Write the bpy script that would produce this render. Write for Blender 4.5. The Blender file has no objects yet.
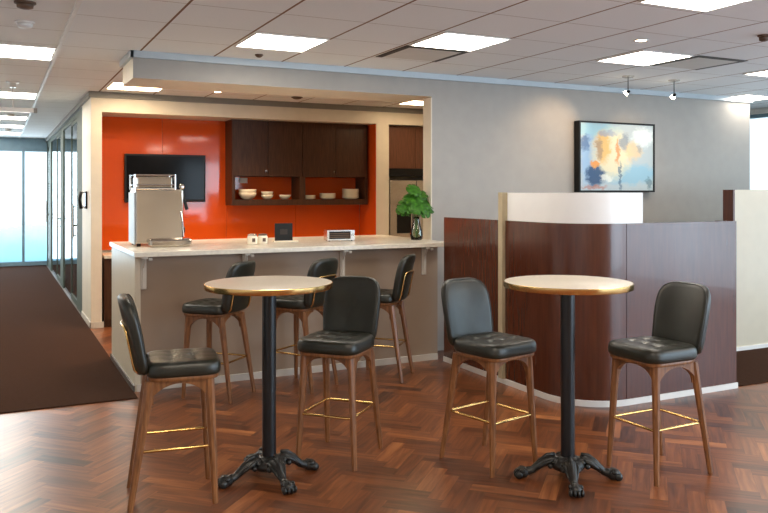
import bpy, bmesh, math, random
from mathutils import Vector, Matrix
random.seed(7)
PI = math.pi
S = bpy.context.scene
C = S.collection

# ------------------------------------------------------------------ camera
TH = math.atan(388/785)
cam_d = bpy.data.cameras.new('camera'); cam_d.sensor_width = 36; cam_d.lens = 36*785/768
cam_d.shift_y = -63.5/768; cam_d.clip_start = .05; cam_d.clip_end = 300
cam = bpy.data.objects.new('camera', cam_d); C.objects.link(cam)
cam.location = (0, 0, 1.56); cam.rotation_euler = (PI/2, 0, -TH)
S.camera = cam
# ------------------------------------------------------------------ world, light, exposure
W = bpy.data.worlds.new('overcast_sky'); S.world = W; W.use_nodes = True
bg = W.node_tree.nodes['Background']; bg.inputs[0].default_value = (.70, .87, 1, 1); bg.inputs[1].default_value = 1.45
S.view_settings.view_transform = 'Standard'; S.view_settings.look = 'None'
S.view_settings.gamma = 1; S.view_settings.use_curve_mapping = False
S.view_settings.exposure = 0.5

def area(name, loc, rot, sx, sy, power, col):
    l = bpy.data.lights.new(name, 'AREA'); l.shape = 'RECTANGLE'; l.size = sx; l.size_y = sy
    l.energy = power; l.color = col
    o = bpy.data.objects.new(name, l); C.objects.link(o); o.location = loc; o.rotation_euler = rot
    return o
# daylight lamps at the window bands; rear and near right bands unseen, assumed
area('daylight_assumed_rear_window', (7.2, -3.8, 1.36), (math.radians(98), 0, 0), 4.2, 2.3, 150, (.66, .83, 1))
area('daylight_right_window', (9.40, -1.2, 1.38), (math.radians(97), 0, PI/2), 4.6, 2.35, 120, (.66, .83, 1))
area('daylight_right_window', (9.40, 3.9, 1.38), (math.radians(97), 0, PI/2), 4.8, 2.35, 34, (.66, .83, 1))
area('daylight_corridor_window', (-.1, 18.2, 1.3), (PI/2, 0, PI), 2.4, 2.3, 42, (.72, .88, 1))
for lx, ly in ((.8, 1.3), (.8, -1.6), (3.8, -.6), (6.6, 1.6)):      # added fill lamps under the ceiling, out of view, with no fixtures
    area('added_fill_lamp', (lx, ly, 2.70), (0, 0, 0), .6, .6, 34, (1, .86, .68))
CEIL = 2.733

# ------------------------------------------------------------------ materials
def new_mat(name):
    m = bpy.data.materials.new(name); m.use_nodes = True
    nt = m.node_tree; b = nt.nodes['Principled BSDF']
    return m, nt, b
def N(nt, t, **kw):
    n = nt.nodes.new(t)
    for k, v in kw.items(): setattr(n, k, v)
    return n
def mat(name, col, rough=.5, metal=0, spec=.5, var=.06, scale=8, bump=0, bscale=60, stretch=None, coat=0, tint=None):
    m, nt, b = new_mat(name)
    tc = N(nt, 'ShaderNodeTexCoord'); mp = N(nt, 'ShaderNodeMapping')
    nt.links.new(tc.outputs['Object'], mp.inputs[0])
    if stretch: mp.inputs['Scale'].default_value = stretch
    no = N(nt, 'ShaderNodeTexNoise'); no.inputs['Scale'].default_value = scale; no.inputs['Detail'].default_value = 5
    nt.links.new(mp.outputs[0], no.inputs[0])
    r = N(nt, 'ShaderNodeValToRGB')
    t = tint or [c*(1-var*2.2) for c in col]
    r.color_ramp.elements[0].position = .3; r.color_ramp.elements[1].position = .7
    r.color_ramp.elements[0].color = (*t, 1)
    r.color_ramp.elements[1].color = (*[min(1, c*(1+var)) for c in col], 1)
    nt.links.new(no.outputs[0], r.inputs[0]); nt.links.new(r.outputs[0], b.inputs['Base Color'])
    b.inputs['Roughness'].default_value = rough; b.inputs['Metallic'].default_value = metal
    b.inputs['Specular IOR Level'].default_value = spec; b.inputs['Coat Weight'].default_value = coat
    if bump:
        n2 = N(nt, 'ShaderNodeTexNoise'); n2.inputs['Scale'].default_value = bscale; n2.inputs['Detail'].default_value = 4
        nt.links.new(mp.outputs[0], n2.inputs[0])
        bp = N(nt, 'ShaderNodeBump'); bp.inputs['Strength'].default_value = bump; bp.inputs['Distance'].default_value = .004
        nt.links.new(n2.outputs[0], bp.inputs['Height']); nt.links.new(bp.outputs[0], b.inputs['Normal'])
    return m
def emis(name, col, st):
    m, nt, b = new_mat(name)
    b.inputs['Base Color'].default_value = (.8, .8, .8, 1)
    b.inputs['Emission Color'].default_value = (*col, 1); b.inputs['Emission Strength'].default_value = st
    return m
def glass_mat(name, tint=(.86, .95, .95), gl=.12):
    m, nt, b = new_mat(name); nt.nodes.remove(b)
    t = N(nt, 'ShaderNodeBsdfTransparent'); t.inputs[0].default_value = (*tint, 1)
    g = N(nt, 'ShaderNodeBsdfGlossy'); g.inputs['Roughness'].default_value = .03
    fr = N(nt, 'ShaderNodeFresnel'); fr.inputs[0].default_value = 1.45
    mx = N(nt, 'ShaderNodeMixShader')
    nt.links.new(fr.outputs[0], mx.inputs[0]); nt.links.new(t.outputs[0], mx.inputs[1]); nt.links.new(g.outputs[0], mx.inputs[2])
    nt.links.new(mx.outputs[0], nt.nodes['Material Output'].inputs[0])
    return m
def film_mat(name, col, trans, z0=None, z1=None):
    """translucent film; with z0/z1 its frosting thins out with height (graduated privacy film)"""
    m, nt, b = new_mat(name); nt.nodes.remove(b)
    d = N(nt, 'ShaderNodeBsdfDiffuse'); d.inputs[0].default_value = (*col, 1)
    t = N(nt, 'ShaderNodeBsdfTranslucent'); t.inputs[0].default_value = (*col, 1)
    mx = N(nt, 'ShaderNodeMixShader'); mx.inputs[0].default_value = trans
    nt.links.new(d.outputs[0], mx.inputs[1]); nt.links.new(t.outputs[0], mx.inputs[2]); out = mx.outputs[0]
    if z0 is not None:
        tc = N(nt, 'ShaderNodeTexCoord'); no = N(nt, 'ShaderNodeTexNoise'); no.inputs['Scale'].default_value = 1.6; no.inputs['Detail'].default_value = 3
        nt.links.new(tc.outputs['Object'], no.inputs[0])
        sp = N(nt, 'ShaderNodeSeparateXYZ'); nt.links.new(tc.outputs['Object'], sp.inputs[0])
        ma = N(nt, 'ShaderNodeMath', operation='MULTIPLY_ADD'); ma.inputs[1].default_value = .7; nt.links.new(no.outputs[0], ma.inputs[0]); nt.links.new(sp.outputs[2], ma.inputs[2])
        mr = N(nt, 'ShaderNodeMapRange'); mr.interpolation_type = 'SMOOTHSTEP'; mr.inputs[1].default_value = z0; mr.inputs[2].default_value = z1
        nt.links.new(ma.outputs[0], mr.inputs[0])
        tr = N(nt, 'ShaderNodeBsdfTransparent'); m2 = N(nt, 'ShaderNodeMixShader')
        nt.links.new(mr.outputs[0], m2.inputs[0]); nt.links.new(out, m2.inputs[1]); nt.links.new(tr.outputs[0], m2.inputs[2]); out = m2.outputs[0]
    nt.links.new(out, nt.nodes['Material Output'].inputs[0])
    return m

M = {}
M['wall'] = mat('grey_wall_paint', (.37, .345, .315), .55, var=.02, bump=.05, bscale=200)
M['cream'] = mat('cream_paint', (.72, .66, .55), .5, var=.02, bump=.04, bscale=200)
M['cream_gloss'] = mat('cream_laminate', (.64, .58, .46), .3, var=.015)
M['white'] = mat('white_paint', (.80, .79, .76), .45, var=.02)
M['trim'] = mat('pale_metal_trim', (.50, .56, .60), .4, metal=.2, var=.02)
M['dtrim'] = mat('grey_trim', (.22, .21, .19), .5, var=.03)
M['skirt'] = mat('pale_skirting', (.62, .58, .52), .45, var=.03)
M['dskirt'] = mat('dark_skirting', (.10, .085, .075), .5, var=.05)
M['taupe'] = mat('taupe_laminate', (.32, .235, .17), .5, var=.04, scale=2)
M['stone'] = mat('pale_stone', (.80, .75, .64), .22, var=.05, scale=25)
M['tabletop'] = mat('pale_table_laminate', (.92, .84, .70), .28, var=.04, scale=60, stretch=(1, 4, 1))
M['mahog'] = mat('dark_mahogany_veneer', (.090, .022, .009), .25, var=.12, scale=14, stretch=(3, 3, .25), spec=.65, tint=(.066, .016, .007), coat=.2)
M['wenge'] = mat('wenge_veneer', (.066, .028, .013), .42, var=.2, scale=14, stretch=(5, 5, .4), tint=(.038, .015, .007), spec=.3)
M['redwood'] = mat('reddish_brown_veneer', (.14, .055, .03), .38, var=.2, scale=14, stretch=(5, 5, .4), tint=(.10, .04, .022))
M['walnut'] = mat('walnut_wood', (.25, .105, .038), .36, var=.2, scale=18, stretch=(4, 4, .5), tint=(.14, .055, .02))
M['leather'] = mat('black_green_leather', (.017, .019, .013), .35, var=.15, scale=12, bump=.2, bscale=260, spec=.6)
M['brass'] = mat('polished_brass', (.78, .52, .20), .22, metal=1, var=.02, scale=8)
M['iron'] = mat('black_cast_iron', (.022, .023, .022), .36, metal=.35, var=.2, scale=30, bump=.4, bscale=90, spec=.7)
M['column'] = mat('satin_black_steel', (.013, .015, .018), .30, metal=.2, var=.1)
M['orange'] = mat('orange_glass', (.68, .088, .008), .07, var=.04, scale=1.5, spec=.5)
M['steel'] = mat('brushed_stainless', (.62, .59, .55), .24, metal=1, var=.06, scale=20, stretch=(1, 1, 14))
M['mirror_steel'] = mat('polished_stainless', (.66, .60, .52), .10, metal=1, var=.04, scale=4, bump=1, bscale=1.6)
for n_ in M['mirror_steel'].node_tree.nodes:
    if n_.type == 'BUMP': n_.inputs['Distance'].default_value = .045
    if n_.type == 'TEX_NOISE': n_.inputs['Detail'].default_value = 0
M['chrome'] = mat('chrome', (.8, .8, .8), .1, metal=1, var=.02)
M['black'] = mat('black_plastic', (.012, .012, .012), .35, var=.1, spec=.25)
M['screen'] = mat('black_screen_glass', (.005, .005, .006), .1, var=.1, spec=.12)
M['frame_green'] = mat('grey_green_metal', (.10, .125, .105), .6, var=.05, spec=.15)
M['frame_blue'] = mat('blue_grey_metal', (.22, .34, .42), .4, metal=.3, var=.05)
M['ceramic'] = mat('cream_ceramic', (.90, .83, .68), .25, var=.03)
M['leaf'] = mat('monstera_leaf_green', (.045, .16, .012), .45, var=.35, scale=30, tint=(.015, .075, .006), spec=.3)
M['stem'] = mat('plant_stem_green', (.10, .22, .05), .5)
M['glass'] = glass_mat('clear_glass', (.93, .97, .97))
M['vglass'] = glass_mat('vase_glass', (.95, .98, .94))
M['water'] = glass_mat('water', (.80, .86, .66))
M['bfilm'] = film_mat('blue_frosted_film', (.46, .76, .92), .9, .40, 1.6)
M['panel_white'] = mat('white_acrylic', (.92, .93, .94), .3, var=.01)
M['lens'] = emis('cool_white_diffuser', (1, .92, .80), 13)
M['warmlens'] = emis('warm_white_diffuser', (1, .74, .45), 15)
M['bulb'] = emis('spot_bulb', (1, .85, .65), 25)
M['plastic'] = mat('white_plastic', (.75, .74, .72), .4, var=.02)
M['brown'] = mat('brown_metal', (.12, .07, .045), .5)
M['trim_white'] = mat('off_white_vent_plate', (.66, .64, .61), .6, var=.02)
M['slot'] = mat('dark_slot', (.03, .02, .015), .6)
M['post'] = mat('beige_metal_post', (.54, .46, .30), .4)


def carpet_mat():
    m, nt, b = new_mat('brown_carpet')
    tc = N(nt, 'ShaderNodeTexCoord')
    wv = N(nt, 'ShaderNodeTexWave'); wv.bands_direction = 'Y'; wv.inputs['Scale'].default_value = 9; wv.inputs['Distortion'].default_value = 1.5
    wv.inputs['Detail'].default_value = 3; wv.inputs['Detail Scale'].default_value = 6
    no = N(nt, 'ShaderNodeTexNoise'); no.inputs['Scale'].default_value = 160
    nt.links.new(tc.outputs['Object'], wv.inputs[0]); nt.links.new(tc.outputs['Object'], no.inputs[0])
    mx = N(nt, 'ShaderNodeMix', data_type='FLOAT'); mx.inputs[0].default_value = .6
    nt.links.new(wv.outputs['Fac'], mx.inputs[2]); nt.links.new(no.outputs[0], mx.inputs[3])
    r = N(nt, 'ShaderNodeValToRGB'); r.color_ramp.elements[0].color = (.024, .011, .007, 1); r.color_ramp.elements[1].color = (.068, .034, .021, 1)
    nt.links.new(mx.outputs[0], r.inputs[0]); nt.links.new(r.outputs[0], b.inputs['Base Color'])
    b.inputs['Roughness'].default_value = .95; b.inputs['Specular IOR Level'].default_value = .03
    bp = N(nt, 'ShaderNodeBump'); bp.inputs['Strength'].default_value = .5; bp.inputs['Distance'].default_value = .004
    nt.links.new(no.outputs[0], bp.inputs['Height']); nt.links.new(bp.outputs[0], b.inputs['Normal'])
    return m
M['carpet'] = carpet_mat()

def ceiling_mat():
    m, nt, b = new_mat('mineral_fibre_ceiling_tiles')
    tc = N(nt, 'ShaderNodeTexCoord'); sp = N(nt, 'ShaderNodeSeparateXYZ'); nt.links.new(tc.outputs['Object'], sp.inputs[0])
    def line(out, off, per, w):
        a = N(nt, 'ShaderNodeMath', operation='SUBTRACT'); a.inputs[1].default_value = off; nt.links.new(out, a.inputs[0])
        d = N(nt, 'ShaderNodeMath', operation='DIVIDE'); d.inputs[1].default_value = per; nt.links.new(a.outputs[0], d.inputs[0])
        f = N(nt, 'ShaderNodeMath', operation='FRACT'); nt.links.new(d.outputs[0], f.inputs[0])
        s = N(nt, 'ShaderNodeMath', operation='SUBTRACT'); s.inputs[1].default_value = .5; nt.links.new(f.outputs[0], s.inputs[0])
        ab = N(nt, 'ShaderNodeMath', operation='ABSOLUTE'); nt.links.new(s.outputs[0], ab.inputs[0])
        g = N(nt, 'ShaderNodeMath', operation='GREATER_THAN'); g.inputs[1].default_value = .5-w/per/2; nt.links.new(ab.outputs[0], g.inputs[0])
        return g.outputs[0]
    lx = line(sp.outputs[0], .46, .609, .017); ly = line(sp.outputs[1], 4.9, .612, .008)
    no = N(nt, 'ShaderNodeTexNoise'); no.inputs['Scale'].default_value = 130; nt.links.new(tc.outputs['Object'], no.inputs[0])
    r = N(nt, 'ShaderNodeValToRGB'); r.color_ramp.elements[0].color = (.79, .81, .82, 1); r.color_ramp.elements[1].color = (.87, .89, .91, 1)
    nt.links.new(no.outputs[0], r.inputs[0])
    m1 = N(nt, 'ShaderNodeMix', data_type='RGBA'); m1.inputs[7].default_value = (.40, .36, .33, 1)
    nt.links.new(ly, m1.inputs[0]); nt.links.new(r.outputs[0], m1.inputs[6])
    m2 = N(nt, 'ShaderNodeMix', data_type='RGBA'); m2.inputs[7].default_value = (.22, .12, .07, 1)
    nt.links.new(lx, m2.inputs[0]); nt.links.new(m1.outputs[2], m2.inputs[6])
    nt.links.new(m2.outputs[2], b.inputs['Base Color']); b.inputs['Roughness'].default_value = .8
    b.inputs['Specular IOR Level'].default_value = .3
    return m
M['ceiling'] = ceiling_mat()

def parquet_mat():
    m, nt, b = new_mat('herringbone_parquet')
    at = N(nt, 'ShaderNodeAttribute'); at.attribute_name = 'plank'
    uv = N(nt, 'ShaderNodeUVMap'); uv.uv_map = 'UVMap'
    mp = N(nt, 'ShaderNodeMapping'); mp.inputs['Scale'].default_value = (3, 34, 1); nt.links.new(uv.outputs[0], mp.inputs[0])
    no = N(nt, 'ShaderNodeTexNoise'); no.inputs['Scale'].default_value = 1; no.inputs['Detail'].default_value = 6; no.inputs['Distortion'].default_value = .6
    nt.links.new(mp.outputs[0], no.inputs[0])
    r = N(nt, 'ShaderNodeValToRGB')
    e = r.color_ramp.elements; e[0].color = (.050, .018, .009, 1); e[1].color = (.44, .165, .055, 1)
    x = e.new(.35); x.color = (.15, .047, .017, 1); y = e.new(.65); y.color = (.25, .082, .027, 1)
    ad = N(nt, 'ShaderNodeMath', operation='MULTIPLY_ADD'); ad.inputs[1].default_value = 1.15
    nt.links.new(no.outputs[0], ad.inputs[0])
    sb = N(nt, 'ShaderNodeMath', operation='SUBTRACT'); sb.inputs[1].default_value = .57
    nt.links.new(at.outputs['Fac'], sb.inputs[0]); nt.links.new(sb.outputs[0], ad.inputs[2])
    nt.links.new(ad.outputs[0], r.inputs[0])
    nt.links.new(r.outputs[0], b.inputs['Base Color'])
    b.inputs['Roughness'].default_value = .30; b.inputs['Specular IOR Level'].default_value = .5
    b.inputs['Coat Weight'].default_value = .08; b.inputs['Coat Roughness'].default_value = .2
    bp = N(nt, 'ShaderNodeBump'); bp.inputs['Strength'].default_value = .15; bp.inputs['Distance'].default_value = .002
    nt.links.new(no.outputs[0], bp.inputs['Height']); nt.links.new(bp.outputs[0], b.inputs['Normal'])
    return m
M['parquet'] = parquet_mat()

def painting_mat():
    m, nt, b = new_mat('abstract_painted_canvas')
    tc = N(nt, 'ShaderNodeTexCoord')
    no = N(nt, 'ShaderNodeTexNoise'); no.inputs['Scale'].default_value = 8; no.inputs['Detail'].default_value = 10; no.inputs['Roughness'].default_value = .72
    nt.links.new(tc.outputs['Generated'], no.inputs[0])
    n3 = N(nt, 'ShaderNodeVectorMath', operation='SUBTRACT'); n3.inputs[1].default_value = (.5, .5, .5); nt.links.new(no.outputs['Color'], n3.inputs[0])
    n4 = N(nt, 'ShaderNodeVectorMath', operation='SCALE'); n4.inputs['Scale'].default_value = .28; nt.links.new(n3.outputs[0], n4.inputs[0])
    n5 = N(nt, 'ShaderNodeVectorMath', operation='ADD'); nt.links.new(tc.outputs['Generated'], n5.inputs[0]); nt.links.new(n4.outputs[0], n5.inputs[1])
    cur = None
    base = (.50, .58, .60, 1)
    # (u, v, ru, rv, colour, strength)
    blobs = [(.62, .25, .5, .16, (.42, .66, .78), .8), (.10, .50, .10, .45, (.45, .62, .80), .8), (.2, .90, .35, .10, (.5, .75, .80), .7),
             (.42, .55, .28, .38, (.95, .86, .62), .85), (.30, .66, .10, .26, (.95, .62, .16), .75), (.25, .62, .05, .16, (.35, .25, .30), .5),
             (.50, .60, .035, .22, (.85, .42, .14), .8), (.20, .22, .13, .16, (.07, .16, .30), .95), (.06, .70, .07, .12, (.12, .22, .42), .7),
             (.20, .38, .07, .045, (.95, .50, .14), .95), (.60, .72, .07, .14, (.30, .38, .48), .7), (.36, .86, .12, .05, (.45, .50, .62), .6),
             (.72, .60, .12, .14, (.96, .72, .38), .6), (.80, .70, .03, .15, (.25, .38, .48), .5), (.54, .22, .02, .22, (.10, .22, .34), .7),
             (.18, .05, .18, .04, (.62, .24, .12), .6), (.86, .82, .16, .16, (.88, .93, .92), .9), (.93, .10, .04, .10, (.10, .25, .30), .6),
             (.35, .18, .10, .06, (.92, .92, .84), .8)]
    for (u, v, ru, rv, col, st) in blobs:
        s1 = N(nt, 'ShaderNodeVectorMath', operation='SUBTRACT'); s1.inputs[1].default_value = (u, .5, v); nt.links.new(n5.outputs[0], s1.inputs[0])
        s2 = N(nt, 'ShaderNodeVectorMath', operation='MULTIPLY'); s2.inputs[1].default_value = (1/ru, 0, 1/rv); nt.links.new(s1.outputs[0], s2.inputs[0])
        ln = N(nt, 'ShaderNodeVectorMath', operation='LENGTH'); nt.links.new(s2.outputs[0], ln.inputs[0])
        mr = N(nt, 'ShaderNodeMapRange'); mr.inputs[1].default_value = 1.15; mr.inputs[2].default_value = .7; mr.inputs[3].default_value = 0; mr.inputs[4].default_value = st
        nt.links.new(ln.outputs['Value'], mr.inputs[0])
        mx = N(nt, 'ShaderNodeMix', data_type='RGBA'); mx.inputs[7].default_value = (*[c_**1.5 for c_ in col], 1)
        nt.links.new(mr.outputs[0], mx.inputs[0])
        if cur is None: mx.inputs[6].default_value = base
        else: nt.links.new(cur, mx.inputs[6])
        cur = mx.outputs[2]
    nt.links.new(cur, b.inputs['Base Color']); b.inputs['Roughness'].default_value = .35
    return m
M['art'] = painting_mat()

# ------------------------------------------------------------------ helpers
def obj(name, bm, m, parent=None, smooth=False, auto=None):
    me = bpy.data.meshes.new(name); bmesh.ops.recalc_face_normals(bm, faces=bm.faces[:])
    for f in bm.faces: f.smooth = smooth or auto is not None
    if auto is not None:
        for e in bm.edges:
            if len(e.link_faces) == 2 and e.calc_face_angle(0) > math.radians(auto): e.smooth = False
    bm.to_mesh(me); bm.free()
    for x in (m if isinstance(m, list) else [m]): me.materials.append(x)
    o = bpy.data.objects.new(name, me); C.objects.link(o)
    if parent: o.parent = parent
    return o
def tag(o, label, cat, group=None, kind=None):
    if label: o['label'] = label
    if cat: o['category'] = cat
    if group: o['group'] = group
    if kind: o['kind'] = kind
    return o
def thing(name, label, cat, loc=(0, 0, 0), rz=0, group=None):
    o = bpy.data.objects.new(name, None); C.objects.link(o); o.location = loc; o.rotation_euler = (0, 0, rz)
    o.empty_display_size = .1
    return tag(o, label, cat, group)
def struct(name, bm, m, parent=None, smooth=False):
    o = obj(name, bm, m, parent, smooth)
    if not parent: o['kind'] = 'structure'
    return o
def dup(root, loc, rz, label, group=None):
    r = root.copy(); C.objects.link(r); r.location = loc; r.rotation_euler = (0, 0, rz); r['label'] = label
    if group: r['group'] = group
    for ch in list(root.children):
        c = ch.copy(); C.objects.link(c); c.parent = r
        for g in list(ch.children):
            d = g.copy(); C.objects.link(d); d.parent = c
    return r
def bx(bm, x0, x1, y0, y1, z0, z1, bev=0, mi=0, mtx=None):
    vs = [bm.verts.new((x, y, z)) for x in (x0, x1) for y in (y0, y1) for z in (z0, z1)]
    idx = [(0, 1, 3, 2), (4, 6, 7, 5), (0, 4, 5, 1), (2, 3, 7, 6), (0, 2, 6, 4), (1, 5, 7, 3)]
    fs = [bm.faces.new([vs[i] for i in f]) for f in idx]
    for f in fs: f.material_index = mi
    if mtx: bmesh.ops.transform(bm, matrix=mtx, verts=vs)
    if bev:
        es = list({e for f in fs for e in f.edges})
        bmesh.ops.bevel(bm, geom=es, offset=bev, segments=2, affect='EDGES', profile=.5)
    return bm
def box(x0, x1, y0, y1, z0, z1, bev=0): return bx(bmesh.new(), x0, x1, y0, y1, z0, z1, bev)
def tube(bm, pts, r, seg=10, cap=True, closed=False):
    pts = [Vector(p) for p in pts]; n = len(pts)
    rs = r if isinstance(r, (list, tuple)) else [r]*n
    rings = []; prev = None
    for i, p in enumerate(pts):
        a = pts[i-1] if (i > 0 or closed) else p; b = pts[(i+1) % n] if (i < n-1 or closed) else p
        t = (b-a).normalized()
        if prev is None:
            up = Vector((0, 0, 1)) if abs(t.z) < .9 else Vector((1, 0, 0))
            u = t.cross(up).normalized()
        else: u = (prev-t*prev.dot(t)).normalized()
        prev = u; w = t.cross(u)
        rings.append([bm.verts.new(p+(u*math.cos(k*2*PI/seg)+w*math.sin(k*2*PI/seg))*rs[i]) for k in range(seg)])
    m_ = n if closed else n-1
    for i in range(m_):
        A, B = rings[i], rings[(i+1) % n]
        for k in range(seg): bm.faces.new((A[k], A[(k+1) % seg], B[(k+1) % seg], B[k]))
    if cap and not closed: bm.faces.new(rings[0][::-1]); bm.faces.new(rings[-1])
    return bm
def lathe(bm, prof, seg=32, c=(0, 0), cap=True):
    rings = []
    for r, z in prof:
        rings.append([bm.verts.new((c[0]+r*math.cos(k*2*PI/seg), c[1]+r*math.sin(k*2*PI/seg), z)) for k in range(seg)])
    for A, B in zip(rings, rings[1:]):
        for k in range(seg): bm.faces.new((A[k], A[(k+1) % seg], B[(k+1) % seg], B[k]))
    if cap: bm.faces.new(rings[0][::-1]); bm.faces.new(rings[-1])
    return bm
def ball(bm, c, r, s=(1, 1, 1), u=14, v=9, mtx=None):
    m_ = Matrix.Translation(c) @ (mtx or Matrix()) @ Matrix.Diagonal((*s, 1))
    bmesh.ops.create_uvsphere(bm, u_segments=u, v_segments=v, radius=r, matrix=m_)
def prism(bm, poly, axis_a, axis_b, origin, nrm, th):
    """extrude 2-D polygon (a,b) spanned by axis_a/axis_b, thickness th along nrm (centred)"""
    A, B, O, Nn = Vector(axis_a), Vector(axis_b), Vector(origin), Vector(nrm)
    f = [bm.verts.new(O+A*p[0]+B*p[1]-Nn*th/2) for p in poly]; g = [bm.verts.new(O+A*p[0]+B*p[1]+Nn*th/2) for p in poly]
    bm.faces.new(f[::-1]); bm.faces.new(g)
    for i in range(len(poly)):
        j = (i+1) % len(poly); bm.faces.new((f[i], f[j], g[j], g[i]))
def ribbon(bm, path, th, z0, z1):
    """vertical sheet of thickness th following a plan path, offset to its left side"""
    n = len(path); P = [Vector((*p, 0)) for p in path]; off = []
    for i in range(n):
        a = P[max(0, i-1)]; b = P[min(n-1, i+1)]; t = (b-a).normalized(); off.append(P[i]+Vector((-t.y, t.x, 0))*th)
    rows = []
    for q in (P, off):
        for z in (z0, z1): rows.append([bm.verts.new((p.x, p.y, z)) for p in q])
    a0, a1, b0, b1 = rows
    for i in range(n-1):
        bm.faces.new((a0[i], a0[i+1], a1[i+1], a1[i])); bm.faces.new((b0[i+1], b0[i], b1[i], b1[i+1]))
        bm.faces.new((a1[i], a1[i+1], b1[i+1], b1[i])); bm.faces.new((a0[i+1], a0[i], b0[i], b0[i+1]))
    for i in (0, n-1): bm.faces.new((a0[i], a1[i], b1[i], b0[i]))
    return bm

# ------------------------------------------------------------------ setting
def make_floor():
    bm = bmesh.new(); lay = bm.faces.layers.float.new('plank'); uvl = bm.loops.layers.uv.new('UVMap')
    w, g = .09, .0006
    X0, X1, Y0, Y1 = -1.6, 9.5, -3.9, 10.4
    c = math.cos(PI/4)
    def add(a0, a1, b0, b1, horiz):
        cx, cy = (a0+a1)/2, (b0+b1)/2; px, py = (cx-cy)*c, (cx+cy)*c
        if not (X0-.1 < px < X1+.1 and Y0-.1 < py < Y1+.1): return
        if px < .6 and py > 6.6: return
        q = [(a0+g, b0+g), (a1-g, b0+g), (a1-g, b1-g), (a0+g, b1-g)]
        vs = [bm.verts.new(((x-y)*c, (x+y)*c, 0)) for x, y in q]
        f = bm.faces.new(vs); f[lay] = min(1, max(0, random.gauss(.44, .17)))
        o1, o2 = random.random()*40, random.random()*40
        for l, (x, y) in zip(f.loops, q):
            l[uvl].uv = ((x+o1, y+o2) if horiz else (y+o1, x+o2))
    R = 170
    for k in range(-R, R):
        for j in range(-22, 22):
            a = k+8*j
            add(a*w, (a+4)*w, k*w, (k+1)*w, True)
            add(k*w, (k+1)*w, (k+1+8*j)*w, (k+5+8*j)*w, False)
    o = obj('floor', bm, M['parquet']); o['kind'] = 'structure'
    return o
make_floor()
struct('floor_slab', box(-1.75, 9.7, -4.05, 18.6, -.2, -.002), M['dskirt'])
struct('floor_carpet_corridor', box(-1.6, .965, 6.17, 18.4, -.001, .008), M['carpet'])
struct('floor_carpet_office', box(5.37, 9.5, 4.40, 12.0, -.001, .008), M['carpet'])
struct('floor_meeting_room', box(1.02, 4.6, 10.62, 18.4, -.001, .008), M['carpet'])
struct('ceiling', box(-1.75, 9.7, -4.05, 18.6, CEIL, CEIL+.15), M['ceiling'])
# left, rear walls
struct('wall_left', box(-1.75, -1.6, -4.05, 18.6, 0, CEIL), M['white'])
bm = bmesh.new(); bx(bm, -1.6, 9.5, -4.05, -3.9, 0, .12); bx(bm, -1.6, 9.5, -4.05, -3.9, 2.62, CEIL)
bx(bm, -1.6, 5.0, -4.05, -3.9, .12, 2.62); bx(bm, 9.4, 9.5, -4.05, -3.9, .12, 2.62)
struct('wall_rear', bm, M['cream'])
def window(name, x0, x1, y0, y1, z0, z1, n, m):
    """framed glazing; long axis chosen by extent; n panes"""
    bm = bmesh.new(); t = .05; alongx = (x1-x0) > (y1-y0)
    if alongx:
        bx(bm, x0, x1, y0, y1, z0, z0+t); bx(bm, x0, x1, y0, y1, z1-t, z1)
        for i in range(n+1):
            x = x0+(x1-x0-t)*i/n; bx(bm, x, x+t, y0, y1, z0+t, z1-t)
    else:
        bx(bm, x0, x1, y0, y1, z0, z0+t); bx(bm, x0, x1, y0, y1, z1-t, z1)
        for i in range(n+1):
            y = y0+(y1-y0-t)*i/n; bx(bm, x0, x1, y, y+t, z0+t, z1-t)
    f = struct(name, bm, m)
    if alongx:
        ym = (y0+y1)/2
        for i in range(n):
            a = x0+(x1-x0-t)*i/n+t; b = x0+(x1-x0-t)*(i+1)/n; obj('pane', box(a, b, ym-.004, ym+.004, z0+t, z1-t), M['glass'], f)
    else:
        xm = (x0+x1)/2
        for i in range(n):
            a = y0+(y1-y0-t)*i/n+t; b = y0+(y1-y0-t)*(i+1)/n; obj('pane', box(xm-.004, xm+.004, a, b, z0+t, z1-t), M['glass'], f)
    return f
window('window_assumed_1', 5.0, 9.4, -4.02, -3.94, .12, 2.62, 6, M['frame_blue'])  # unseen window, assumed from the bluish sheen on stools and desk
bm = bmesh.new(); bx(bm, 9.5, 9.65, -4.05, 12.15, 0, .12); bx(bm, 9.5, 9.65, -4.05, 12.15, 2.66, CEIL); bx(bm, 9.5, 9.65, -4.05, -3.6, .12, 2.66)
struct('wall_right', bm, M['white'])
window('window_2', 9.54, 9.61, -3.6, 12.0, .12, 2.66, 8, M['frame_blue'])  # stretch towards the rear is out of view, assumed from the sheen
struct('wall_office_end', box(4.75, 9.5, 12.0, 12.15, 0, CEIL), M['white'])
# grey feature wall with a thick free left end
struct('wall_grey', box(3.85, 8.385, 6.72, 6.88, 0, CEIL), M['wall'])
struct('wall_end_lining', box(3.838, 3.85, 6.722, 6.88, 0, 2.50), M['cream'])
# soffit beam over the counter
bm = box(1.013, 3.85, 6.72, 7.30, 2.51, CEIL)
bm.faces.ensure_lookup_table()
sf = struct('trim_1', bm, [M['wall'], M['cream']])
for p in sf.data.polygons:
    if p.normal.z < -.5 or p.normal.x < -.5: p.material_index = 1
bm = bmesh.new(); bx(bm, .99, 8.40, 6.69, 6.72, CEIL-.055, CEIL); bx(bm, .985, 1.013, 6.69, 7.31, CEIL-.055, CEIL)
struct('trim_2', bm, M['trim'])
struct('wall_kitchen_side', box(5.75, 5.9, 6.88, 12.0, 0, CEIL), M['cream'])
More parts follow.
